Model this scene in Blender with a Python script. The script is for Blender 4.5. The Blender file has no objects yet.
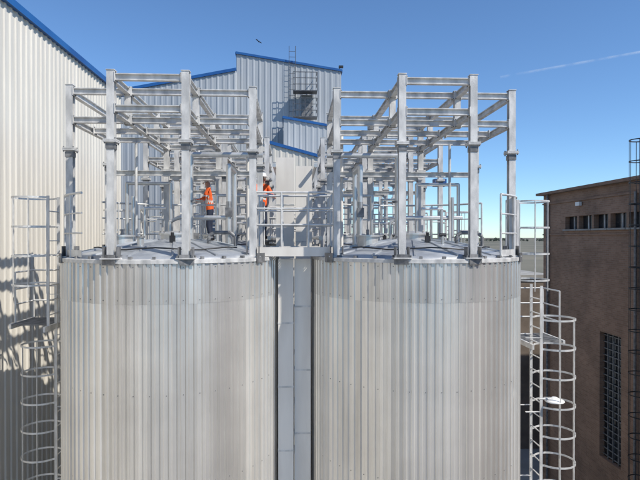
import bpy, bmesh, math, random
from mathutils import Vector, Matrix, noise
random.seed(7)
scene = bpy.context.scene
CAMZ = 12.4
RIM = 12.03

# ------------------------------------------------------------------ materials
def new_mat(name):
    m = bpy.data.materials.new(name); m.use_nodes = True
    nt = m.node_tree; b = nt.nodes["Principled BSDF"]
    return m, nt, b

def N(nt, typ, **kw):
    n = nt.nodes.new(typ)
    for k, v in kw.items():
        setattr(n, k, v)
    return n

def noisy(name, c1, c2, scale=(3,3,3), detail=6, rough=(0.5,0.7), metal=0.0, bump=0.0, bscale=40, lo=0.35, hi=0.65):
    m, nt, b = new_mat(name)
    tc = N(nt,'ShaderNodeTexCoord'); mp = N(nt,'ShaderNodeMapping')
    mp.inputs['Scale'].default_value = scale
    nt.links.new(tc.outputs['Object'], mp.inputs['Vector'])
    no = N(nt,'ShaderNodeTexNoise'); no.inputs['Scale'].default_value = 1.0; no.inputs['Detail'].default_value = detail
    nt.links.new(mp.outputs['Vector'], no.inputs['Vector'])
    cr = N(nt,'ShaderNodeValToRGB')
    cr.color_ramp.elements[0].position = lo; cr.color_ramp.elements[1].position = hi
    cr.color_ramp.elements[0].color = (*c1,1); cr.color_ramp.elements[1].color = (*c2,1)
    nt.links.new(no.outputs['Fac'], cr.inputs['Fac'])
    nt.links.new(cr.outputs['Color'], b.inputs['Base Color'])
    mr = N(nt,'ShaderNodeMapRange'); mr.inputs['To Min'].default_value = rough[0]; mr.inputs['To Max'].default_value = rough[1]
    nt.links.new(no.outputs['Fac'], mr.inputs['Value']); nt.links.new(mr.outputs['Result'], b.inputs['Roughness'])
    b.inputs['Metallic'].default_value = metal
    if bump > 0:
        n2 = N(nt,'ShaderNodeTexNoise'); n2.inputs['Scale'].default_value = bscale; n2.inputs['Detail'].default_value = 4
        nt.links.new(tc.outputs['Object'], n2.inputs['Vector'])
        bp = N(nt,'ShaderNodeBump'); bp.inputs['Strength'].default_value = bump; bp.inputs['Distance'].default_value = 0.02
        nt.links.new(n2.outputs['Fac'], bp.inputs['Height']); nt.links.new(bp.outputs['Normal'], b.inputs['Normal'])
    return m

GALV = noisy('galvanised_steel', (0.43,0.43,0.42), (0.70,0.69,0.665), (7,7,3), 9, (0.42,0.62), 0.08, 0.15, 60)
GALV_D = noisy('galvanised_dark', (0.13,0.132,0.135), (0.27,0.27,0.27), (9,9,9), 6, (0.45,0.65), 0.3)
RAILM = noisy('railing_steel', (0.54,0.54,0.53), (0.72,0.715,0.69), (8,8,8), 5, (0.35,0.5), 0.2)
STAIN = noisy('stainless_pipe', (0.55,0.55,0.54), (0.72,0.72,0.70), (5,5,2), 4, (0.25,0.38), 0.6)
BLACKM = noisy('black_painted_steel', (0.012,0.012,0.014), (0.03,0.03,0.032), (6,6,6), 4, (0.4,0.6), 0.0)
DKRAIL = noisy('grey_painted_ladder', (0.05,0.055,0.065), (0.09,0.095,0.105), (6,6,6), 4, (0.4,0.6), 0.0)
BLUE = noisy('blue_flashing', (0.010,0.075,0.26), (0.015,0.11,0.33), (1,1,1), 4, (0.35,0.5), 0.0)
BLUEB = noisy('motor_blue_paint', (0.01,0.05,0.2), (0.02,0.08,0.27), (1,1,1), 4, (0.35,0.5), 0.0)
ROOFM = noisy('tank_roof_sheet', (0.30,0.32,0.35), (0.55,0.57,0.58), (2.2,2.2,2.2), 9, (0.3,0.5), 0.5, 0.1, 15)
GLASS = noisy('dark_window', (0.012,0.014,0.018), (0.03,0.035,0.04), (1,1,1), 2, (0.08,0.2), 0.0)
RED = noisy('red_paint', (0.3,0.02,0.015), (0.42,0.03,0.02), (3,3,3), 3, (0.4,0.5))
WHITEP = noisy('white_plastic', (0.7,0.7,0.68), (0.82,0.82,0.8), (3,3,3), 3, (0.3,0.4))
DUCT = noisy('duct_cladding', (0.68,0.645,0.59), (0.82,0.79,0.73), (3,3,0.5), 8, (0.4,0.5), 0.0)

def cladding(name, c, dirt, joint=3.0):
    m, nt, b = new_mat(name)
    tc = N(nt,'ShaderNodeTexCoord'); mp = N(nt,'ShaderNodeMapping'); mp.inputs['Scale'].default_value=(1.6,1.6,0.14)
    nt.links.new(tc.outputs['Object'], mp.inputs['Vector'])
    no = N(nt,'ShaderNodeTexNoise'); no.inputs['Scale'].default_value=1.0; no.inputs['Detail'].default_value=9; no.inputs['Roughness'].default_value=0.7
    nt.links.new(mp.outputs['Vector'], no.inputs['Vector'])
    cr = N(nt,'ShaderNodeValToRGB'); cr.color_ramp.elements[0].position=0.3; cr.color_ramp.elements[1].position=0.62
    cr.color_ramp.elements[0].color=(*dirt,1); cr.color_ramp.elements[1].color=(*c,1)
    nt.links.new(no.outputs['Fac'], cr.inputs['Fac']); nt.links.new(cr.outputs['Color'], b.inputs['Base Color'])
    b.inputs['Roughness'].default_value=0.5
    return m
WALLW = cladding('cream_cladding', (0.65,0.62,0.55), (0.50,0.475,0.42))
WALLG = cladding('grey_cladding', (0.40,0.43,0.455), (0.31,0.335,0.36))

# tank shell: per-sheet variation + vertical streaks
def shell_mat():
    m, nt, b = new_mat('tank_cladding_metal')
    tc = N(nt,'ShaderNodeTexCoord'); sp = N(nt,'ShaderNodeSeparateXYZ'); nt.links.new(tc.outputs['Object'], sp.inputs[0])
    at = N(nt,'ShaderNodeMath', operation='ARCTAN2'); nt.links.new(sp.outputs['Y'], at.inputs[0]); nt.links.new(sp.outputs['X'], at.inputs[1])
    def mth(op, a, v):
        n = N(nt,'ShaderNodeMath', operation=op)
        if isinstance(a,(int,float)): n.inputs[0].default_value=a
        else: nt.links.new(a, n.inputs[0])
        if v is not None:
            if isinstance(v,(int,float)): n.inputs[1].default_value=v
            else: nt.links.new(v, n.inputs[1])
        return n.outputs[0]
    rib = mth('FLOOR', mth('MULTIPLY', at.outputs[0], 96/(2*math.pi)), None)
    sheet = mth('FLOOR', mth('MULTIPLY', at.outputs[0], 16/(2*math.pi)), None)
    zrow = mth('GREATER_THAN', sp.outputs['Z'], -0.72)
    oi = N(nt,'ShaderNodeObjectInfo')
    def wn(v):
        w = N(nt,'ShaderNodeTexWhiteNoise', noise_dimensions='3D')
        c = N(nt,'ShaderNodeCombineXYZ'); nt.links.new(v, c.inputs[0]); nt.links.new(zrow, c.inputs[1]); nt.links.new(oi.outputs['Random'], c.inputs[2])
        nt.links.new(c.outputs[0], w.inputs['Vector']); return w.outputs['Value']
    a = wn(rib); s = wn(sheet)
    ofs = N(nt,'ShaderNodeCombineXYZ'); nt.links.new(mth('MULTIPLY', oi.outputs['Random'], 37.0), ofs.inputs[0])
    va = N(nt,'ShaderNodeVectorMath', operation='ADD'); nt.links.new(tc.outputs['Object'], va.inputs[0]); nt.links.new(ofs.outputs[0], va.inputs[1])
    mp = N(nt,'ShaderNodeMapping'); mp.inputs['Scale'].default_value=(9,9,0.30); nt.links.new(va.outputs[0], mp.inputs['Vector'])
    no = N(nt,'ShaderNodeTexNoise'); no.inputs['Scale'].default_value=1.0; no.inputs['Detail'].default_value=10; no.inputs['Roughness'].default_value=0.75
    nt.links.new(mp.outputs['Vector'], no.inputs['Vector'])
    n3 = N(nt,'ShaderNodeTexNoise'); n3.inputs['Scale'].default_value=1.0; n3.inputs['Detail'].default_value=6
    nt.links.new(va.outputs[0], n3.inputs['Vector'])
    tot = mth('ADD', mth('ADD', mth('MULTIPLY', a, 0.24), mth('MULTIPLY', s, 0.18)), mth('ADD', mth('MULTIPLY', no.outputs['Fac'], 0.65), mth('MULTIPLY', n3.outputs['Fac'], 0.45)))
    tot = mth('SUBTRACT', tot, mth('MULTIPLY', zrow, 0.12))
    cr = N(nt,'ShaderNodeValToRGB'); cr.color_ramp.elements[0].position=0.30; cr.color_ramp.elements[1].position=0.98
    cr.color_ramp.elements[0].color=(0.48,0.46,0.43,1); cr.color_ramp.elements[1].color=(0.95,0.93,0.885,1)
    nt.links.new(tot, cr.inputs['Fac']); nt.links.new(cr.outputs['Color'], b.inputs['Base Color'])
    mr = N(nt,'ShaderNodeMapRange'); mr.inputs['From Min'].default_value=0.3; mr.inputs['From Max'].default_value=0.95
    mr.inputs['To Min'].default_value=0.44; mr.inputs['To Max'].default_value=0.30
    nt.links.new(tot, mr.inputs['Value']); nt.links.new(mr.outputs['Result'], b.inputs['Roughness'])
    b.inputs['Metallic'].default_value=0.70
    bp = N(nt,'ShaderNodeBump'); bp.inputs['Strength'].default_value=0.45; bp.inputs['Distance'].default_value=0.03
    nt.links.new(n3.outputs['Fac'], bp.inputs['Height']); nt.links.new(bp.outputs['Normal'], b.inputs['Normal'])
    return m
SHELL = shell_mat()

def brick_mat():
    m, nt, b = new_mat('brown_brickwork')
    tc = N(nt,'ShaderNodeTexCoord'); sp = N(nt,'ShaderNodeSeparateXYZ'); nt.links.new(tc.outputs['Object'], sp.inputs[0])
    ad = N(nt,'ShaderNodeMath', operation='ADD'); nt.links.new(sp.outputs['X'], ad.inputs[0]); nt.links.new(sp.outputs['Y'], ad.inputs[1])
    co = N(nt,'ShaderNodeCombineXYZ'); nt.links.new(ad.outputs[0], co.inputs[0]); nt.links.new(sp.outputs['Z'], co.inputs[1])
    br = N(nt,'ShaderNodeTexBrick'); br.inputs['Scale'].default_value=1.0
    br.inputs['Brick Width'].default_value=0.25; br.inputs['Row Height'].default_value=0.075; br.inputs['Mortar Size'].default_value=0.006
    br.inputs['Color1'].default_value=(0.26,0.155,0.10,1); br.inputs['Color2'].default_value=(0.34,0.21,0.14,1); br.inputs['Mortar'].default_value=(0.31,0.235,0.18,1)
    nt.links.new(co.outputs[0], br.inputs['Vector'])
    no = N(nt,'ShaderNodeTexNoise'); no.inputs['Scale'].default_value=0.5; no.inputs['Detail'].default_value=9; no.inputs['Roughness'].default_value=0.65
    nt.links.new(tc.outputs['Object'], no.inputs['Vector'])
    mr = N(nt,'ShaderNodeMapRange'); mr.inputs['From Min'].default_value=0.3; mr.inputs['From Max'].default_value=0.7; mr.inputs['To Min'].default_value=0.6; mr.inputs['To Max'].default_value=1.2
    nt.links.new(no.outputs['Fac'], mr.inputs['Value'])
    mx = N(nt,'ShaderNodeVectorMath', operation='SCALE'); nt.links.new(br.outputs['Color'], mx.inputs[0]); nt.links.new(mr.outputs['Result'], mx.inputs['Scale'])
    nt.links.new(mx.outputs[0], b.inputs['Base Color']); b.inputs['Roughness'].default_value=0.85
    return m
BRICK = brick_mat()
CONC = noisy('concrete', (0.26,0.25,0.23), (0.38,0.37,0.34), (1.5,1.5,1.5), 9, (0.8,0.95), 0, 0.3, 20)
RENDER = noisy('brown_render', (0.15,0.12,0.095), (0.21,0.17,0.135), (1.5,1.5,1.5), 9, (0.8,0.95), 0, 0.3, 20)

# ------------------------------------------------------------------ mesh builder
class MB:
    def __init__(s): s.v=[]; s.f=[]; s.m=[]; s.mats=[]; s.sm=[]
    def mi(s, mat):
        if mat not in s.mats: s.mats.append(mat)
        return s.mats.index(mat)
    def add(s, vs, fs, mat, smooth=False):
        o=len(s.v); s.v += [tuple(v) for v in vs]; k=s.mi(mat)
        for f in fs:
            s.f.append(tuple(i+o for i in f)); s.m.append(k); s.sm.append(smooth)
    def box(s, c, size, mat, rz=0.0):
        cx,cy,cz=c; x,y,z=[a/2 for a in size]; ca,sa=math.cos(rz),math.sin(rz)
        vs=[]
        for dz in (-z,z):
            for dx,dy in ((-x,-y),(x,-y),(x,y),(-x,y)):
                vs.append((cx+dx*ca-dy*sa, cy+dx*sa+dy*ca, cz+dz))
        s.add(vs, [(0,3,2,1),(4,5,6,7),(0,1,5,4),(1,2,6,5),(2,3,7,6),(3,0,4,7)], mat)
    def frame(s, p0, p1):
        p0=Vector(p0); p1=Vector(p1); d=(p1-p0).normalized()
        up=Vector((0,0,1)) if abs(d.z)<0.95 else Vector((0,1,0))
        side=d.cross(up).normalized(); up=side.cross(d).normalized()
        return p0,p1,d,side,up
    def bar(s, p0, p1, w, h, mat, os=0, ou=0):
        p0,p1,d,sd,up=s.frame(p0,p1)
        vs=[]
        for p in (p0,p1):
            for a,b in ((-w/2,-h/2),(w/2,-h/2),(w/2,h/2),(-w/2,h/2)):
                vs.append(p+sd*(a+os)+up*(b+ou))
        s.add(vs, [(0,3,2,1),(4,5,6,7),(0,1,5,4),(1,2,6,5),(2,3,7,6),(3,0,4,7)], mat)
    def ibeam(s, p0, p1, w, h, t, mat):
        s.bar(p0,p1,w,t,mat,0,h/2-t/2); s.bar(p0,p1,w,t,mat,0,-h/2+t/2); s.bar(p0,p1,t,h-2*t,mat)
    def tube(s, p0, p1, r, mat, n=8, caps=True, r2=None):
        p0,p1,d,sd,up=s.frame(p0,p1); r2=r if r2 is None else r2
        vs=[]
        for p,rr in ((p0,r),(p1,r2)):
            for i in range(n):
                a=2*math.pi*i/n; vs.append(p+sd*math.cos(a)*rr+up*math.sin(a)*rr)
        s.add(vs, [(i,(i+1)%n,(i+1)%n+n,i+n) for i in range(n)], mat, True)
        if caps: s.add(vs, [tuple(range(n-1,-1,-1)), tuple(range(n,2*n))], mat)
    def poly(s, pts, r, mat, n=8):
        for a,b in zip(pts[:-1],pts[1:]): s.tube(a,b,r,mat,n,True)
    def lathe(s, c, prof, mat, n=32, smooth=True):
        vs=[]; 
        for r,z in prof:
            for i in range(n):
                a=2*math.pi*i/n; vs.append((c[0]+r*math.cos(a), c[1]+r*math.sin(a), c[2]+z))
        fs=[]
        for k in range(len(prof)-1):
            for i in range(n):
                fs.append((k*n+i,k*n+(i+1)%n,(k+1)*n+(i+1)%n,(k+1)*n+i))
        s.add(vs,fs,mat,smooth)
    def obj(s, name, parent=None, loc=(0,0,0)):
        me=bpy.data.meshes.new(name); me.from_pydata(s.v,[],s.f)
        for m in s.mats: me.materials.append(m)
        me.polygons.foreach_set('material_index', s.m); me.polygons.foreach_set('use_smooth', s.sm)
        me.update()
        o=bpy.data.objects.new(name,me); scene.collection.objects.link(o); o.location=loc
        if parent: o.parent=parent
        return o
def empty(name, loc=(0,0,0)):
    e=bpy.data.objects.new(name,None); scene.collection.objects.link(e); e.location=loc; e.empty_display_size=0.2
    return e

# ------------------------------------------------------------------ tanks
R=2.03; CX=2.38; Y1=10.84; DY=4.9
NR=96
def shell_mesh():
    mb=MB()
    def ring_profile(R0):
        pr=[]
        for k in range(NR):
            for t,dr in ((0.0,0),(0.50,0),(0.60,0.022),(0.88,0.022)):
                a=2*math.pi*(k+t)/NR; pr.append(((R0+dr)*math.cos(a),(R0+dr)*math.sin(a)))
        return pr
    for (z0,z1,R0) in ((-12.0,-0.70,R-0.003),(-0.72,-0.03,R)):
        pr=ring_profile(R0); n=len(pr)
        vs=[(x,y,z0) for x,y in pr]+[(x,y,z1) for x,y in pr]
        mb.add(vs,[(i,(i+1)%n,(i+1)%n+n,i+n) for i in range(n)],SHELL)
    return mb
shell_src=None
screw_src=None
roof_src=None
def build_tank(cx,cy):
    global shell_src,screw_src,roof_src
    e=empty('storage_tank',(cx,cy,RIM))
    if shell_src is None:
        shell_src=shell_mesh().obj('shell').data; bpy.data.objects.remove(bpy.data.objects['shell'])
        mb=MB()
        for row in (-0.12,-0.66,-2.2,-3.7,-5.2):
            for k in range(0,NR,2):
                a=2*math.pi*(k+0.30)/NR
                r=R+(0.0 if row>-0.7 else -0.003)
                u=Vector((math.cos(a),math.sin(a),0))
                p=u*r+Vector((0,0,row))
                mb.tube(p,p+u*0.007,0.008,GALV_D,6)
        screw_src=mb.obj('cladding_screws').data; bpy.data.objects.remove(bpy.data.objects['cladding_screws'])
        mb=MB()
        mb.lathe((0,0,0),[(R+0.030,-0.06),(R+0.034,-0.06),(R+0.034,0.0),(R+0.030,0.004),(R-0.10,0.010),(R-0.12,0.012)],GALV,96,False)
        mb.lathe((0,0,0),[(R-0.11,0.0),(R-0.14,0.05),(1.5,0.13),(0.9,0.25),(0.45,0.31),(0.30,0.325),(0,0.33)],ROOFM,64)
        for k in range(16):
            a=2*math.pi*(k+0.5)/16; c,sn=math.cos(a),math.sin(a)
            pts=[(1.88*c,1.88*sn,0.06),(1.5*c,1.5*sn,0.14),(0.9*c,0.9*sn,0.26),(0.45*c,0.45*sn,0.32)]
            for p,q in zip(pts[:-1],pts[1:]): mb.bar(p,q,0.03,0.03,ROOFM)
        # manhole and centre nozzle
        mb.lathe((0,0,0),[(0.26,0.30),(0.26,0.42),(0.31,0.42),(0.31,0.45),(0.29,0.46),(0.1,0.49),(0,0.495)],STAIN,28,False)
        for k in range(12):
            a=2*math.pi*k/12; mb.tube((0.285*math.cos(a),0.285*math.sin(a),0.44),(0.285*math.cos(a),0.285*math.sin(a),0.485),0.014,GALV_D,6)
        mb.lathe((-0.95,-0.25,0),[(0.2,0.1),(0.2,0.38),(0.24,0.38),(0.24,0.41),(0,0.42)],STAIN,24,False)
        mb.tube((-0.95,-0.25,0.41),(-0.95,-0.25,0.52),0.03,GALV_D,8)
        mb.poly([(0.75,-0.5,0.15),(0.75,-0.5,0.40),(0.85,-0.5,0.46),(1.15,-0.5,0.46),(1.25,-0.5,0.38),(1.25,-0.5,0.2)],0.035,GALV_D,10)
        mb.lathe((0.75,-0.5,0),[(0.09,0.36),(0.09,0.38)],GALV_D,16,False)
        mb.box((0.2,0.9,0.36),(0.22,0.18,0.2),GALV_D)
        mb.box((0.12,-0.75,0.34),(0.09,0.09,0.12),BLACKM); mb.tube((0.12,-0.75,0.40),(0.12,-0.75,0.46),0.03,BLACKM,10)
        mb.tube((0.38,-0.85,0.22),(0.38,-0.85,0.4),0.03,STAIN,8); mb.tube((0.32,-0.85,0.41),(0.44,-0.85,0.41),0.035,BLACKM,8)
        mb.tube((-0.42,-0.9,0.2),(-0.42,-0.9,0.36),0.06,STAIN,12); mb.tube((-0.42,-0.9,0.36),(-0.42,-0.9,0.385),0.085,GALV_D,12)
        for k in range(32):
            a=2*math.pi*(k+0.25)/32; mb.box((1.97*math.cos(a),1.97*math.sin(a),0.03),(0.07,0.05,0.04),GALV_D,a)
        pts=[(1.5*math.cos(t)-0.0,1.5*math.sin(t),0.17+0.02*math.sin(7*t)) for t in [math.radians(-150+i*10) for i in range(13)]]
        mb.poly(pts,0.014,BLACKM,6)
        mb.poly([(-0.3,0.9,0.2),(-0.3,0.9,0.7),(-0.1,0.9,0.8),(1.3,0.9,0.8)],0.04,STAIN,8)
        roof_src=mb.obj('tank_roof').data; bpy.data.objects.remove(bpy.data.objects['tank_roof'])
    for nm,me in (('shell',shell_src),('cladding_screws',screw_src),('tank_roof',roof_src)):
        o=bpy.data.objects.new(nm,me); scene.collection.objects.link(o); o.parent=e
    return e

PO=[(-0.60,-1.90),(0.60,-1.90),(-1.62,-1.0),(1.62,-1.0),(-1.62,1.0),(1.62,1.0),(-0.60,1.90),(0.60,1.90)]
ZT=3.02; ZL=2.46
def frame_mesh():
    mb=MB()
    for (x,y) in PO:
        mb.ibeam((x,y,0.0),(x,y,ZT+0.05),0.12,0.12,0.018,GALV)
        mb.box((x,y,ZT+0.058),(0.14,0.14,0.012),GALV)
        mb.box((x,y,0.022),(0.30,0.26,0.02),GALV)
        for sx in (-1,1):
            mb.box((x+sx*0.11,y,0.12),(0.014,0.20,0.18),GALV_D)
        r=math.hypot(x,y); ux,uy=x/r,y/r; a=math.atan2(uy,ux)
        mb.box((ux*(R+0.045),uy*(R+0.045),0.0),(0.016,0.24,0.17),GALV_D,a)
        for sx in (-1,1):
            for sy in (-1,1):
                mb.tube((x+sx*0.13,y+sy*0.1,0.03),(x+sx*0.13,y+sy*0.1,0.07),0.014,GALV_D,6)
        zs=1.93
        mb.box((x,y,zs-0.013),(0.21,0.21,0.022),GALV); mb.box((x,y,zs+0.013),(0.21,0.21,0.022),GALV)
        for sx in (-1,1):
            for sy in (-1,1):
                mb.tube((x+sx*0.084,y+sy*0.084,zs-0.05),(x+sx*0.084,y+sy*0.084,zs+0.05),0.012,GALV_D,6)
        mb.box((x,y,zs-0.09),(0.135,0.145,0.09),GALV_D)
    def bm(a,b,z):
        d=(Vector(b)-Vector(a)).normalized()
        a2=Vector(a)+d*0.062; b2=Vector(b)-d*0.062
        mb.ibeam((a2.x,a2.y,z),(b2.x,b2.y,z),0.09,0.11,0.014,GALV)
        for p,sg in ((a2,1),(b2,-1)):
            q=p+d*sg*0.006
            ang=math.atan2(d.y,d.x)
            mb.box((q.x,q.y,z),(0.012,0.14,0.16),GALV,ang)
            for k in (-1,1):
                for j in (-1,1):
                    nx,ny=-d.y*k*0.045,d.x*k*0.045
                    mb.tube((q.x+nx,q.y+ny,z+j*0.065),(q.x+nx+d.x*sg*0.02,q.y+ny+d.y*sg*0.02,z+j*0.065),0.011,GALV_D,6)
    for z in (ZT-0.05, ZL):
        bm(PO[0],PO[1],z); bm(PO[6],PO[7],z)
        bm(PO[2],(-0.60,-1.0),z); bm((-0.60,-1.0),(0.60,-1.0),z); bm((0.60,-1.0),PO[3],z)
        bm(PO[4],(-0.60,1.0),z); bm((-0.60,1.0),(0.60,1.0),z); bm((0.60,1.0),PO[5],z)
        for x in (-0.60,0.60):
            bm((x,-1.90),(x,-1.0),z); bm((x,-1.0),(x,1.0),z); bm((x,1.0),(x,1.90),z)
        for x in (-1.62,1.62): bm((x,-1.0),(x,1.0),z)
    bm((-0.60,0.0),(0.60,0.0),ZL); bm((-1.62,0.0),(-0.60,0.0),ZL); bm((0.60,0.0),(1.62,0.0),ZL)
    bm(PO[4],PO[5],1.75); bm(PO[6],PO[7],1.75)
    for x in (-0.6,0.6):
        for y in (-1.0,1.0):
            mb.ibeam((x,y,ZL-0.07),(x,y,ZT+0.03),0.11,0.11,0.014,GALV)
    return mb
fsrc=frame_mesh().obj('x'); fm=fsrc.data; bpy.data.objects.remove(fsrc)
rows=[Y1, Y1+DY, Y1+2*DY]
for cy in rows:
    for cx in (-CX,CX):
        build_tank(cx,cy)
        f=bpy.data.objects.new('galvanised_steel_frame',fm); scene.collection.objects.link(f); f.location=(cx,cy,RIM)

# ------------------------------------------------------------------ railings
def arc_rail(cx,cy,a0,a1,rad=1.97,h=1.12):
    mb=MB(); n=max(3,int(abs(a1-a0)/6)); pts=[]
    for i in range(n+1):
        a=math.radians(a0+(a1-a0)*i/n); pts.append((rad*math.cos(a),rad*math.sin(a)))
    for z in (h,0.78,0.44):
        r=0.021 if z==h else 0.014
        for p,q in zip(pts[:-1],pts[1:]): mb.tube((p[0],p[1],z),(q[0],q[1],z),r,RAILM,8)
    for p,q in zip(pts[:-1],pts[1:]): mb.bar((p[0],p[1],0.09),(q[0],q[1],0.09),0.006,0.12,RAILM)
    for i in range(0,n+1,3):
        p=pts[i]; mb.tube((p[0],p[1],0.0),(p[0],p[1],h),0.02,RAILM,8); mb.box((p[0],p[1],0.018),(0.1,0.1,0.012),GALV)
    return mb.obj('guard_railing',None,(cx,cy,RIM))
for i,cy in enumerate(rows):
    arc_rail(CX,cy,-52,3); arc_rail(CX,cy,28,150)
    arc_rail(-CX,cy,183,232); arc_rail(-CX,cy,30,152)

# bridges between the tanks
for i,cy in enumerate(rows):
    e=empty('walkway_bridge',(0,cy-0.35,RIM))
    mb=MB()
    for y in (-0.45,0.45):
        w = 0.70 if y<0 else 0.5
        mb.bar((-w,y,0.10),(w,y,0.10),0.05,0.17,DUCT)
    mb.obj('side_beams',e)
    mb=MB()
    for k in range(30): mb.box((-0.58+k*0.04,0,0.16),(0.006,0.84,0.03),GALV_D)
    for k in range(9): mb.box((0,-0.4+k*0.1,0.158),(1.2,0.006,0.02),GALV_D)
    mb.obj('grating',e)
    mb=MB()
    for y in (-0.45,0.45):
        for z in (1.2,0.9,0.6): mb.tube((-0.75,y,z),(0.75,y,z),0.018,RAILM,8)
        for x in (-0.72,-0.25,0.25,0.72): mb.tube((x,y,0.0 if abs(x)>.7 else 0.1),(x,y,1.2),0.019,RAILM,8)
    mb.obj('handrails',e)

# pale clad riser duct standing in the gap between the tank rows
e=empty('clad_riser_duct')
mb=MB()
dy=10.45
mb.box((-0.175,dy,(CAMZ-0.42)/2),(0.29,0.25,CAMZ-0.42),DUCT)
mb.box((0.145,dy+0.05,(CAMZ-0.42)/2),(0.31,0.25,CAMZ-0.42),DUCT)
dz=13.5
mb.box((-0.24,dz,(CAMZ+1.95)/2),(0.44,0.5,CAMZ+1.95),DUCT)
mb.box((0.22,dz+0.06,(CAMZ+1.75)/2),(0.40,0.5,CAMZ+1.75),DUCT)
mb.obj('casing',e)
mb=MB()
k=1.0
while k<CAMZ-0.5:
    mb.box((-0.175,dy,k),(0.302,0.262,0.03),GALV); mb.box((0.145,dy+0.05,k+0.31),(0.322,0.262,0.03),GALV); k+=1.22
k=1.0
while k<CAMZ+1.8:
    mb.box((-0.24,dz,k),(0.452,0.512,0.03),GALV); mb.box((0.22,dz+0.06,k+0.31),(0.412,0.512,0.03),GALV); k+=1.22
mb.obj('straps',e)

# ------------------------------------------------------------------ ladders
def caged_ladder(name, base, n, z0, z1, cz0, cz1, mat, rmat, standoff=0.25, step=0.55, rad=0.38, fl=0.034):
    """base: xy of ladder centre, n: outward unit (climber side)"""
    n=Vector((n[0],n[1],0)).normalized(); t=Vector((-n.y,n.x,0)); b=Vector((base[0],base[1],0))
    mb=MB()
    for s in (-0.22,0.22):
        p=b+t*s; mb.bar((p.x,p.y,z0),(p.x,p.y,z1),0.05,0.022,mat)
    k=z0+0.2
    while k<z1-0.05:
        p=b+t*0.22;q=b-t*0.22; mb.tube((p.x,p.y,k),(q.x,q.y,k),0.012,rmat,6); k+=0.28
    k=z0+0.6
    while k<min(z1,RIM)-0.1:
        for s in (-0.22,0.22):
            p=b+t*s; q=p-n*standoff; mb.bar((p.x,p.y,k),(q.x,q.y,k),0.04,0.01,mat)
        k+=1.4
    c=b+n*0.36
    angs=[math.radians(a) for a in range(-143,144,11)]
    def hp(a): return c+n*(rad*math.cos(a))+t*(rad*math.sin(a))
    k=cz1
    while k>=cz0:
        pts=[b-t*0.22]+[hp(a) for a in angs]+[b+t*0.22]
        for p,q in zip(pts[:-1],pts[1:]):
            mb.bar((p.x,p.y,k),(q.x,q.y,k),0.008,fl,rmat)
        k-=step
    for a in (-100,-50,0,50,100):
        p=hp(math.radians(a)); mb.bar((p.x,p.y,cz0),(p.x,p.y,cz1),0.008,0.026,rmat)
    return mb.obj(name)
for i,cy in enumerate(rows):
    for sg in (-1,1):
        bx=sg*(CX+R+0.22)
        up,lw=(0.42,-0.62) if sg>0 else (-0.25,0.12)
        caged_ladder('caged_ladder',(bx,cy+up),(sg,0),RIM-1.3 if sg<0 else RIM-1.75,RIM+1.15,RIM-0.75,RIM+1.12,GALV,RAILM,0.2)
        caged_ladder('caged_ladder',(bx+sg*0.02,cy+lw),(sg,0),0.1,RIM-0.55,2.4,RIM-1.2 if sg>0 else RIM-1.75,GALV,RAILM,0.3)
        mb=MB()
        px=bx+sg*0.42; pz=-1.78 if sg>0 else -1.35; pc=cy if sg>0 else cy-0.1
        mb.bar((px-sg*0.40,pc-0.5,RIM+pz),(px-sg*0.40,pc+0.85,RIM+pz),0.04,0.1,GALV)
        mb.bar((px+sg*0.42,pc-0.1,RIM+pz),(px+sg*0.42,pc+0.85,RIM+pz),0.04,0.1,GALV)
        for k in range(22): mb.box((px,pc-0.08+k*0.042,RIM+pz+0.03),(0.84,0.006,0.03),GALV_D)
        for k in range(9): mb.box((px-0.4+k*0.1,pc+0.37,RIM+pz+0.028),(0.006,0.9,0.02),GALV_D)
        for z in (0.4,0.7,1.03):
            mb.tube((px+sg*0.42,pc+0.1,RIM+pz+z),(px+sg*0.42,pc+0.85,RIM+pz+z),0.016,RAILM,8)
            mb.tube((px-sg*0.4,pc+0.85,RIM+pz+z),(px+sg*0.42,pc+0.85,RIM+pz+z),0.016,RAILM,8)
        for q in ((px+sg*0.42,pc+0.1),(px+sg*0.42,pc+0.85)): mb.tube((q[0],q[1],RIM+pz),(q[0],q[1],RIM+pz+1.03),0.018,RAILM,8)
        mb.obj('ladder_rest_platform')

# round light fitting fixed to the right ladder
mb=MB(); mb.lathe((0,0,0),[(0,0.07),(0.05,0.07),(0.07,0.05),(0.16,0.02),(0.18,0.0),(0.17,-0.015),(0,-0.02)],WHITEP,28)
mb.tube((0,0,0.04),(-0.3,0,0.04),0.018,GALV,8); mb.obj('round_light_fitting',None,(CX+R+0.5,10.0,CAMZ-3.1))

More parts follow.
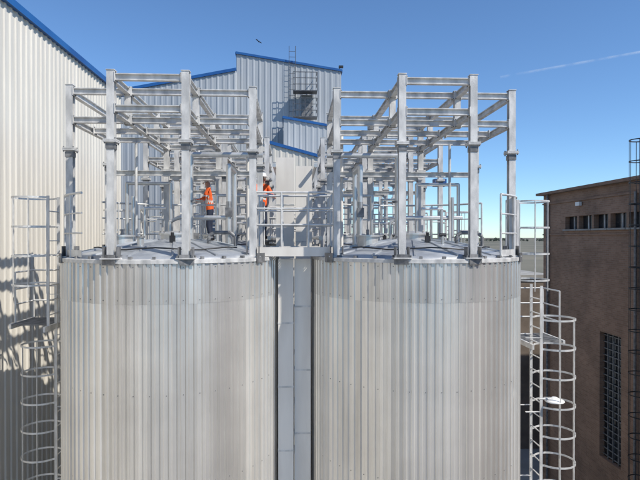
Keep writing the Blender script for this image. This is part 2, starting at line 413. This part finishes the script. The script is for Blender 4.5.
# ------------------------------------------------------------------ process pipework above the tanks
for i,cy in enumerate(rows):
    for sg in (-1,1):
        mb=MB(); cx=sg*CX
        def P(pts,r,m=STAIN,n=10):
            q=[(cx+sg*a,cy+b,RIM+c) for a,b,c in pts]; mb.poly(q,r,m,n)
            for p in q[1:-1]: mb.lathe(p,[(0,-r),(r*0.72,-r*0.72),(r*1.02,0),(r*0.72,r*0.72),(0,r)],m,10)
        P([(-1.1,0.7,0.1),(-1.1,0.7,1.75),(-1.1,-0.3,1.75),(-1.1,-0.3,0.25)],0.05)
        P([(0.35,1.2,0.1),(0.35,1.2,1.55),(1.3,1.2,1.55),(1.3,1.2,0.1)],0.04)
        P([(-0.2,0.6,0.3),(-0.2,0.6,2.1),(-1.7,0.6,2.1)],0.055)
        P([(0.9,0.3,0.15),(0.9,0.3,1.2)],0.035)
        P([(-0.65,1.3,0.1),(-0.65,1.3,1.3),(-1.9,1.3,1.3)],0.035)
        P([(0.1,1.5,0.1),(0.1,1.5,2.2)],0.045); P([(-0.9,1.55,0.1),(-0.9,1.55,1.9)],0.05,DUCT)
        P([(0.62,0.1,0.1),(0.62,0.1,0.95),(0.2,0.1,0.95)],0.03)
        P([(-1.35,1.1,0.1),(-1.35,1.1,2.7)],0.04,DUCT); P([(1.0,0.85,0.1),(1.0,0.85,2.4)],0.03,GALV)
        mb.lathe((cx-sg*0.2,cy+0.6,RIM),[(0.10,1.1),(0.10,1.14)],GALV_D,16,False)
        mb.box((cx-sg*1.1,cy-0.3,RIM+0.85),(0.13,0.13,0.18),GALV_D)
        mb.tube((cx-sg*1.1,cy-0.3,RIM+0.94),(cx-sg*1.1,cy-0.3,RIM+1.06),0.05,GALV_D,12)
        if i==1 and sg==1: mb.box((cx+1.95,cy+0.3,RIM+2.0),(0.35,0.3,0.22),BLUEB); mb.tube((cx+1.95,cy+0.3,RIM+0.05),(cx+1.95,cy+0.3,RIM+1.89),0.03,GALV,8)
        mb.obj('process_pipework')
mb=MB()
for x,z,r in ((-0.62,0.35,0.05),(0.62,0.35,0.05),(0.5,2.1,0.045),(-0.5,2.1,0.045)):
    mb.tube((x,Y1+2.2,RIM+z),(x,24.6,RIM+z),r,STAIN,12)
mb.obj('header_pipes')

# ------------------------------------------------------------------ corrugated buildings
def corr(mb, p0, p1, z0, zt0, zt1, nrm, mat, pitch=0.3, dep=0.035):
    p0=Vector((p0[0],p0[1],0)); p1=Vector((p1[0],p1[1],0)); L=(p1-p0).length; d=(p1-p0)/L
    n=Vector((nrm[0],nrm[1],0)); vs=[]; s=[]
    k=0
    while k*pitch<L:
        for t,o in ((0,0),(0.55,0),(0.64,1),(0.91,1)):
            u=(k+t)*pitch
            if u<=L: s.append((u,o*dep))
        k+=1
    s.append((L,0))
    for u,o in s:
        p=p0+d*u+n*o; vs.append((p.x,p.y,z0))
    for u,o in s:
        p=p0+d*u+n*o; vs.append((p.x,p.y,zt0+(zt1-zt0)*u/L))
    m=len(s); mb.add(vs,[(i,i+1,i+1+m,i+m) for i in range(m-1)],mat)

# left hall
e=empty('corrugated_hall')
HX=-6.5; HZ=CAMZ+5.3
mb=MB(); corr(mb,(HX,-6),(HX,20.5),0,HZ,HZ,(1,0),WALLW,0.25,0.03); mb.obj('cladding',e)
mb=MB(); mb.box((HX-7.1,7.25,HZ/2),(14,26.4,HZ-0.05),CONC); mb.obj('body',e)
mb=MB(); mb.box((HX+0.02,7.25,HZ+0.03),(0.20,26.6,0.17),BLUE); mb.box((HX-7.0,7.25,HZ+0.06),(13.6,26.4,0.08),GALV); mb.obj('roof_edge',e)
mb=MB()
for z in (3.9,): mb.box((HX+0.033,7.25,z),(0.008,26.5,0.03),WALLG)
mb.obj('sheet_joints',e)

def facade(name, y, x0, x1, zt0, zt1, depthb, mat, pitch=0.3, fas=0.22, left=True, right=True):
    e=empty(name)
    mb=MB(); corr(mb,(x0,y),(x1,y),0,CAMZ+zt0,CAMZ+zt1,(0,-1),mat,pitch,0.022)
    corr(mb,(x1,y),(x1,y+depthb),0,CAMZ+zt1,CAMZ+zt1,(1,0),mat,pitch)
    corr(mb,(x0,y+depthb),(x0,y),0,CAMZ+zt0,CAMZ+zt0,(-1,0),mat,pitch); mb.obj('cladding',e)
    mb=MB(); a=CAMZ+zt0-0.02; b=CAMZ+zt1-0.02; Y0=y+0.05; Y2=y+depthb
    vs=[(x0+.05,Y0,a),(x1-.05,Y0,b),(x1-.05,Y2,b),(x0+.05,Y2,a)]
    mb.add(vs,[(0,1,2,3)],GALV); mb.obj('roof_deck',e)
    mb=MB(); f=fas
    mb.bar((x0-0.06,y-0.05,CAMZ+zt0),(x1+0.06,y-0.05,CAMZ+zt1),0.08,f,BLUE)
    if right: mb.bar((x1+0.05,y,CAMZ+zt1),(x1+0.05,y+depthb,CAMZ+zt1),0.08,f,BLUE)
    if left: mb.bar((x0-0.05,y,CAMZ+zt0),(x0-0.05,y+depthb,CAMZ+zt0),0.08,f,BLUE)
    mb.obj('fascia',e)
    return e
facade('gabled_warehouse',29.4,-10.4,-3.22,7.6,9.05,12,WALLG,0.3,0.16,right=False)
facade('clad_tower',30,-3.2,2.55,10.15,9.25,9,WALLG,0.33,0.12)
facade('clad_annex',27.6,-0.55,1.95,6.1,5.65,2.3,WALLG,0.3,0.12)
facade('low_clad_building',25.2,-1.5,1.35,4.5,3.7,2.2,WALLW,0.3,0.14)
# tower escape ladder with platforms and doors
mb=MB(); tx=0.05; ty=29.9
for s in (-0.17,0.17): mb.bar((tx-0.2+s,ty-0.12,CAMZ+5.8),(tx-0.2+s,ty-0.12,CAMZ+10.5),0.03,0.03,DKRAIL)
for k in range(15): mb.tube((tx-0.37,ty-0.12,CAMZ+6+k*0.3),(tx-0.03,ty-0.12,CAMZ+6+k*0.3),0.010,DKRAIL,6)
for z in (6.5,7.9):
    mb.box((tx+0.5,ty-0.4,CAMZ+z),(1.3,0.7,0.05),DKRAIL)
    for h in (0.35,0.68,1.0):
        mb.bar((tx-0.15,ty-0.74,CAMZ+z+h),(tx+1.15,ty-0.74,CAMZ+z+h),0.03,0.03,DKRAIL)
        mb.bar((tx+1.13,ty-0.74,CAMZ+z+h),(tx+1.13,ty-0.06,CAMZ+z+h),0.03,0.03,DKRAIL)
    for k in range(5): mb.bar((tx-0.15+k*0.325,ty-0.74,CAMZ+z),(tx-0.15+k*0.325,ty-0.74,CAMZ+z+1.0),0.03,0.03,DKRAIL)
mb.box((tx+0.62,ty+0.03,CAMZ+6.5+0.70),(0.6,0.08,1.3),GALV_D)
mb.obj('escape_ladder')
mb=MB(); mb.tube((2.5,30.2,CAMZ+9.0),(2.5,30.2,CAMZ+9.55),0.02,BLACKM); mb.box((2.55,29.95,CAMZ+9.45),(0.25,0.15,0.12),BLACKM); mb.obj('roof_floodlight')

# ------------------------------------------------------------------ brown brick building (right)
e=empty('brown_brick_building')
BX=12.0; BT=CAMZ+2.0
mb=MB()
ops=[]
for k in range(5):
    y0=17.9+k*1.15; ops.append((y0,y0+1.0,CAMZ+0.35,CAMZ+0.90))
ops.append((19.35,20.75,CAMZ-8.6,CAMZ-3.7))
ops.append((13.5,15.0,CAMZ-8.6,CAMZ-3.7))
ys=sorted(set([-4,25.6]+[o[0] for o in ops]+[o[1] for o in ops])); zs=sorted(set([0,BT]+[o[2] for o in ops]+[o[3] for o in ops]))
for y0,y1 in zip(ys[:-1],ys[1:]):
    for z0,z1 in zip(zs[:-1],zs[1:]):
        ym,zm=(y0+y1)/2,(z0+z1)/2
        if any(o[0]<ym<o[1] and o[2]<zm<o[3] for o in ops): continue
        mb.add([(BX,y0,z0),(BX,y1,z0),(BX,y1,z1),(BX,y0,z1)],[(0,3,2,1)],BRICK)
for o in ops:
    y0,y1,z0,z1=o; D=0.22
    mb.add([(BX,y0,z0),(BX,y1,z0),(BX,y1,z1),(BX,y0,z1),(BX+D,y0,z0),(BX+D,y1,z0),(BX+D,y1,z1),(BX+D,y0,z1)],
           [(0,1,5,4),(1,2,6,5),(2,3,7,6),(3,0,4,7)],BRICK)
mb.add([(BX,25.6,0),(BX+16,25.6,0),(BX+16,25.6,BT),(BX,25.6,BT)],[(0,1,2,3)],BRICK)
mb.add([(BX,-4,0),(BX+16,-4,0),(BX+16,-4,BT),(BX,-4,BT)],[(0,1,2,3)],BRICK)
mb.obj('walls',e)
mb=MB()
for o in ops:
    y0,y1,z0,z1=o
    mb.box((BX+0.21,(y0+y1)/2,(z0+z1)/2),(0.02,y1-y0,z1-z0),GLASS)
    if z1-z0>2:
        k=z0+0.1
        while k<z1:
            mb.box((BX+0.15,(y0+y1)/2,k),(0.04,y1-y0-0.01,0.03),GALV_D); k+=0.26
        for t in (0.25,0.5,0.75): mb.box((BX+0.14,y0+(y1-y0)*t,(z0+z1)/2),(0.05,0.04,z1-z0-0.01),GALV_D)
    else:
        mb.box((BX+0.17,(y0+y1)/2,(z0+z1)/2),(0.05,0.04,z1-z0-0.004),GALV)
        mb.box((BX-0.03,(y0+y1)/2,z0-0.04),(0.14,y1-y0+0.1,0.06),CONC)
mb.obj('windows',e)
mb=MB(); mb.box((BX+7.9,10.8,BT+0.06),(16.3,30.2,0.12),BRICK); mb.box((BX-0.03,10.8,BT-0.42),(0.07,29.6,0.07),BRICK)
mb.box((BX-0.02,10.8,CAMZ+0.12),(0.05,29.6,0.06),BRICK); mb.obj('roof_coping',e)
mb=MB(); mb.tube((BX-0.09,25.0,0),(BX-0.09,25.0,BT),0.055,GALV_D,10); mb.tube((BX-0.09,18.4,0),(BX-0.09,18.4,BT-0.4),0.05,GALV_D,10)
mb.box((BX-0.1,22.2,CAMZ+1.40),(0.12,0.3,0.16),WHITEP); mb.obj('drainpipes',e)
caged_ladder('black_caged_ladder',(BX-0.25,17.3),(-1,0),1.0,CAMZ+3.3,3.0,CAMZ+3.2,BLACKM,BLACKM,0.24,0.7,0.36)

mb=MB(); mb.box((12.5,36,CAMZ/2-1.2),(5,10,CAMZ-2.4),RENDER); mb.box((12.5,36,CAMZ-2.3),(5.3,10.3,0.2),CONC)
for k in range(3): mb.box((9.985,33+k*2.6,6.5),(0.04,1.4,1.6),GLASS)
mb.obj('rendered_store_building')

# ------------------------------------------------------------------ ground
def plane(name,x0,x1,y0,y1,z,mat):
    mb=MB(); mb.add([(x0,y0,z),(x1,y0,z),(x1,y1,z),(x0,y1,z)],[(0,1,2,3)],mat); return mb.obj(name)
FIELD=noisy('dry_field',(0.10,0.10,0.07),(0.20,0.18,0.13),(0.01,0.01,0.01),10,(0.9,1.0))
YARD=noisy('yard_concrete',(0.22,0.20,0.175),(0.33,0.305,0.27),(0.4,0.4,0.4),10,(0.8,0.95),0,0.3,8)
plane('ground',-9000,9000,-9000,9000,0,FIELD)
plane('yard_pavement',-40,60,-40,70,0.004,YARD)

# distant tree line
LEAF=noisy('tree_foliage',(0.05,0.065,0.05),(0.09,0.11,0.085),(0.3,0.3,0.3),5,(0.8,0.95))
mb=MB()
for t in range(260):
    x=random.uniform(-200,1600); y=random.uniform(1500,1800); h=random.uniform(5,11); w=h*random.uniform(0.6,1.2)
    mb.tube((x,y,0),(x,y,h*0.5),0.3,GALV_D,5,False)
    for k in range(70):
        u=Vector((random.gauss(0,1),random.gauss(0,1),random.gauss(0,1))).normalized()*random.uniform(0.5,1.0)
        c=Vector((x+u.x*w,y+u.y*w,h*0.6+u.z*h*0.4)); a=Vector((random.gauss(0,1),random.gauss(0,1),random.gauss(0,1)))*1.1; b=Vector((random.gauss(0,1),random.gauss(0,1),random.gauss(0,1)))*1.1
        mb.add([c,c+a,c+a+b,c+b],[(0,1,2,3)],LEAF)
mb.obj('distant_trees')

# ------------------------------------------------------------------ workers
def mat_plain(n,c,r=0.7): return noisy(n,tuple(x*0.85 for x in c),c,(12,12,12),4,(r,r+0.1))
ORANGE=mat_plain('hi_vis_orange',(0.85,0.13,0.02)); NAVY=mat_plain('navy_trousers',(0.02,0.03,0.06)); SKIN=mat_plain('skin',(0.5,0.29,0.2),0.5)
BOOT=mat_plain('boot_leather',(0.02,0.017,0.015)); HELM=mat_plain('helmet_white',(0.75,0.75,0.72),0.3); REFL=mat_plain('reflective_tape',(0.7,0.7,0.68),0.3)
def skin_obj(name, verts, edges, radii, root=0, sub=2):
    me=bpy.data.meshes.new(name); me.from_pydata(verts,edges,[]); o=bpy.data.objects.new(name,me); scene.collection.objects.link(o)
    md=o.modifiers.new('s','SKIN'); md.use_smooth_shade=True
    for i,r in enumerate(radii):
        sv=me.skin_vertices[0].data[i]; sv.radius=(r if isinstance(r,tuple) else (r,r)); sv.use_root=(i==root)
    s=o.modifiers.new('u','SUBSURF'); s.levels=sub; s.render_levels=sub
    dg=bpy.context.evaluated_depsgraph_get(); dg.update()
    m2=bpy.data.meshes.new_from_object(o.evaluated_get(dg)); bpy.data.objects.remove(o)
    o=bpy.data.objects.new(name,m2); scene.collection.objects.link(o); return o
def worker(loc, yaw, lean=0.0, arms=((0.25,-0.16,1.16),(0.2,-0.38,1.12))):
    e=empty('worker',loc); e.rotation_euler=(0,0,yaw)
    V=[(0,0,.95),(0,-lean*.3,1.15),(0,-lean*.7,1.36),(0,-lean,1.5),(0,-lean-.015,1.57),(0,-lean-.02,1.67)]
    Rr=[(.16,.11),(.155,.11),(.175,.12),.06,.075,.085]
    E=[(0,1),(1,2),(2,3),(3,4),(4,5)]
    for s in (-1,1):
        i=len(V)
        el,wr=arms
        V+=[(s*.19,-lean*.8,1.42),(s*el[0],el[1]-lean*.7,el[2]),(s*wr[0],wr[1]-lean*.7,wr[2])]
        Rr+=[.068,.05,.034]; E+=[(2,i),(i,i+1),(i+1,i+2)]
        i=len(V); V+=[(s*.10,0,.86),(s*.12,-.03*s-.02,.48),(s*.13,.03,.10),(s*.14,-.12,.05)]; Rr+=[.10,.068,.05,(.045,.04)]; E+=[(0,i),(i,i+1),(i+1,i+2),(i+2,i+3)]
    b=skin_obj('body',V,E,Rr); b.parent=e
    for m in (ORANGE,NAVY,SKIN,BOOT,REFL): b.data.materials.append(m)
    for p in b.data.polygons:
        z=p.center.z
        k=0
        if z<0.13: k=3
        elif z<0.90: k=1
        elif z>1.50: k=2
        elif 1.10<z<1.15 or 1.24<z<1.28: k=4
        p.material_index=k; p.use_smooth=True
    wr=arms[1]
    for s in (-1,1):
        w=Vector((s*wr[0],wr[1]-lean*.7,wr[2]))
        V=[w,w+Vector((0,-.05,-.01)),w+Vector((0,-.085,-.015))]; Rr=[(.028,.022),(.04,.018),(.04,.016)]; E=[(0,1),(1,2)]
        h=skin_obj('hand',V,E,Rr); h.parent=e; h.data.materials.append(SKIN)
        for k,(dx,L) in enumerate(((-.03,.06),(-.01,.075),(.011,.07),(.03,.055))):
            q=w+Vector((dx,-.085,-.015)); f=skin_obj('finger',[q,q+Vector((0,-L*.55,-.008)),q+Vector((0,-L*.85,-.03))],[(0,1),(1,2)],[.0095,.009,.008],0,1); f.parent=e; f.data.materials.append(SKIN)
        q=w+Vector((-s*.03,-.03,-.01)); f=skin_obj('thumb',[q,q+Vector((-s*.03,-.03,-.01)),q+Vector((-s*.035,-.055,-.015))],[(0,1),(1,2)],[.012,.011,.009],0,1); f.parent=e; f.data.materials.append(SKIN)
    mb=MB(); y=-lean-.015
    mb.lathe((0,y,1.655),[(.135,.02),(.137,.028),(.108,.035),(.105,.07),(.085,.115),(.045,.137),(0,.142)],HELM,24)
    mb.box((0,y-.13,1.68),(.14,.07,.012),HELM)
    mb.tube((0,y-.09,1.635),(0,y-.125,1.605),0.011,SKIN,8,True,0.018)
    for s in (-1,1):
        mb.lathe((s*.033,y-.083,1.645),[(0,-.01),(.01,-.004),(.01,.004),(0,.01)],BLACKM,8)
        mb.tube((s*.083,y,1.60),(s*.092,y+.01,1.65),0.014,SKIN,8)
    mb.bar((-.025,y-.094,1.575),(.025,y-.094,1.575),0.008,0.01,RED)
    mb.obj('helmet_and_face',e)
    return e
worker((-0.93,14.6,RIM+0.30),math.radians(35),0.1)
worker((-2.28,14.65,RIM+0.2),math.radians(-80),0.05)
mb=MB(); mb.box((-0.75,14.62,RIM+0.27),(0.8,0.8,0.04),GALV_D)
for x in (-1.1,-0.4):
    for y in (14.27,14.97): mb.bar((x,y,RIM),(x,y,RIM+0.25),0.05,0.05,GALV)
mb.bar((-1.3,14.97,RIM+0.10),(0.6,14.97,RIM+0.10),0.05,0.10,GALV); mb.bar((-1.3,14.27,RIM+0.10),(0.6,14.27,RIM+0.10),0.05,0.10,GALV)
mb.obj('step_platform')

# bird and contrail
mb=MB()
mb.lathe((0,0,0),[(0,-0.17),(0.05,-0.08),(0.06,0.02),(0.03,0.14),(0,0.18)],BLACKM,10)
mb.add([(0.03,0,0.05),(0.35,0.1,0.12),(0.62,0.18,-0.02),(0.32,0.08,-0.06),(0.03,0,-0.06)],[(0,1,2,3,4)],BLACKM)
mb.add([(-0.03,0,0.05),(-0.35,0.1,0.12),(-0.62,0.18,-0.02),(-0.32,0.08,-0.06),(-0.03,0,-0.06)],[(0,1,2,3,4)],BLACKM)
b=mb.obj('flying_bird',None,(-6.0,90,CAMZ+32.4)); b.rotation_euler=(0.6,0.5,0.3)
m,nt,b=new_mat('contrail_vapour'); b.inputs['Base Color'].default_value=(0.9,0.9,0.9,1)
tc=N(nt,'ShaderNodeTexCoord'); no=N(nt,'ShaderNodeTexNoise'); no.inputs['Scale'].default_value=0.006; no.inputs['Detail'].default_value=6
nt.links.new(tc.outputs['Object'],no.inputs['Vector']); mr=N(nt,'ShaderNodeMapRange'); mr.inputs['From Min'].default_value=0.35; mr.inputs['From Max'].default_value=0.75; mr.inputs['To Min'].default_value=0.0; mr.inputs['To Max'].default_value=0.07
nt.links.new(no.outputs['Fac'],mr.inputs['Value']); nt.links.new(mr.outputs['Result'],b.inputs['Alpha'])
mb=MB(); D=4000
def sp(a,h): return Vector((D*math.tan(math.radians(a)),D,CAMZ+h))
p0=sp(21.1,1205); p1=sp(37.2,1490)
for k,wd in enumerate((7,14,22)): mb.bar(p0+Vector((0,k*6,0)),p1+Vector((0,k*6,0)),1,wd,m)
mb.obj('contrail_cloud')

# ------------------------------------------------------------------ light
az=math.radians(36); el=math.radians(46)
S=Vector((math.cos(el)*math.cos(az),-math.cos(el)*math.sin(az),math.sin(el)))
L=bpy.data.lights.new('sun','SUN'); L.energy=5.0; L.angle=math.radians(0.5); L.color=(1,0.94,0.85)
lo=bpy.data.objects.new('sun',L); scene.collection.objects.link(lo); lo.rotation_euler=S.to_track_quat('Z','Y').to_euler(); lo.location=(30,-20,40)
w=bpy.data.worlds.new('World'); scene.world=w; w.use_nodes=True; nt=w.node_tree
sk=nt.nodes.new('ShaderNodeTexSky'); sk.sky_type='NISHITA'; sk.sun_disc=False; sk.sun_elevation=el; sk.sun_rotation=math.atan2(S.x,S.y)
sk.altitude=1200; sk.air_density=1.0; sk.dust_density=0.0; sk.ozone_density=2.0
mxn=nt.nodes.new('ShaderNodeMix'); mxn.data_type='RGBA'; mxn.blend_type='MULTIPLY'; mxn.inputs['Factor'].default_value=1.0
mxn.inputs['B'].default_value=(0.74,0.95,1.14,1)
nt.links.new(sk.outputs[0], mxn.inputs['A']); nt.links.new(mxn.outputs['Result'], nt.nodes['Background'].inputs[0]); nt.nodes['Background'].inputs[1].default_value=0.145

cam=bpy.data.cameras.new('camera'); cam.lens=30.4; cam.sensor_width=36; cam.clip_end=20000; cam.clip_start=0.1
co=bpy.data.objects.new('camera',cam); scene.collection.objects.link(co); co.location=(0,0,CAMZ)
co.rotation_euler=(math.radians(90-0.3),0,math.radians(-2.65)); scene.camera=co
scene.view_settings.view_transform='Standard'; scene.view_settings.look='None'; scene.view_settings.exposure=0
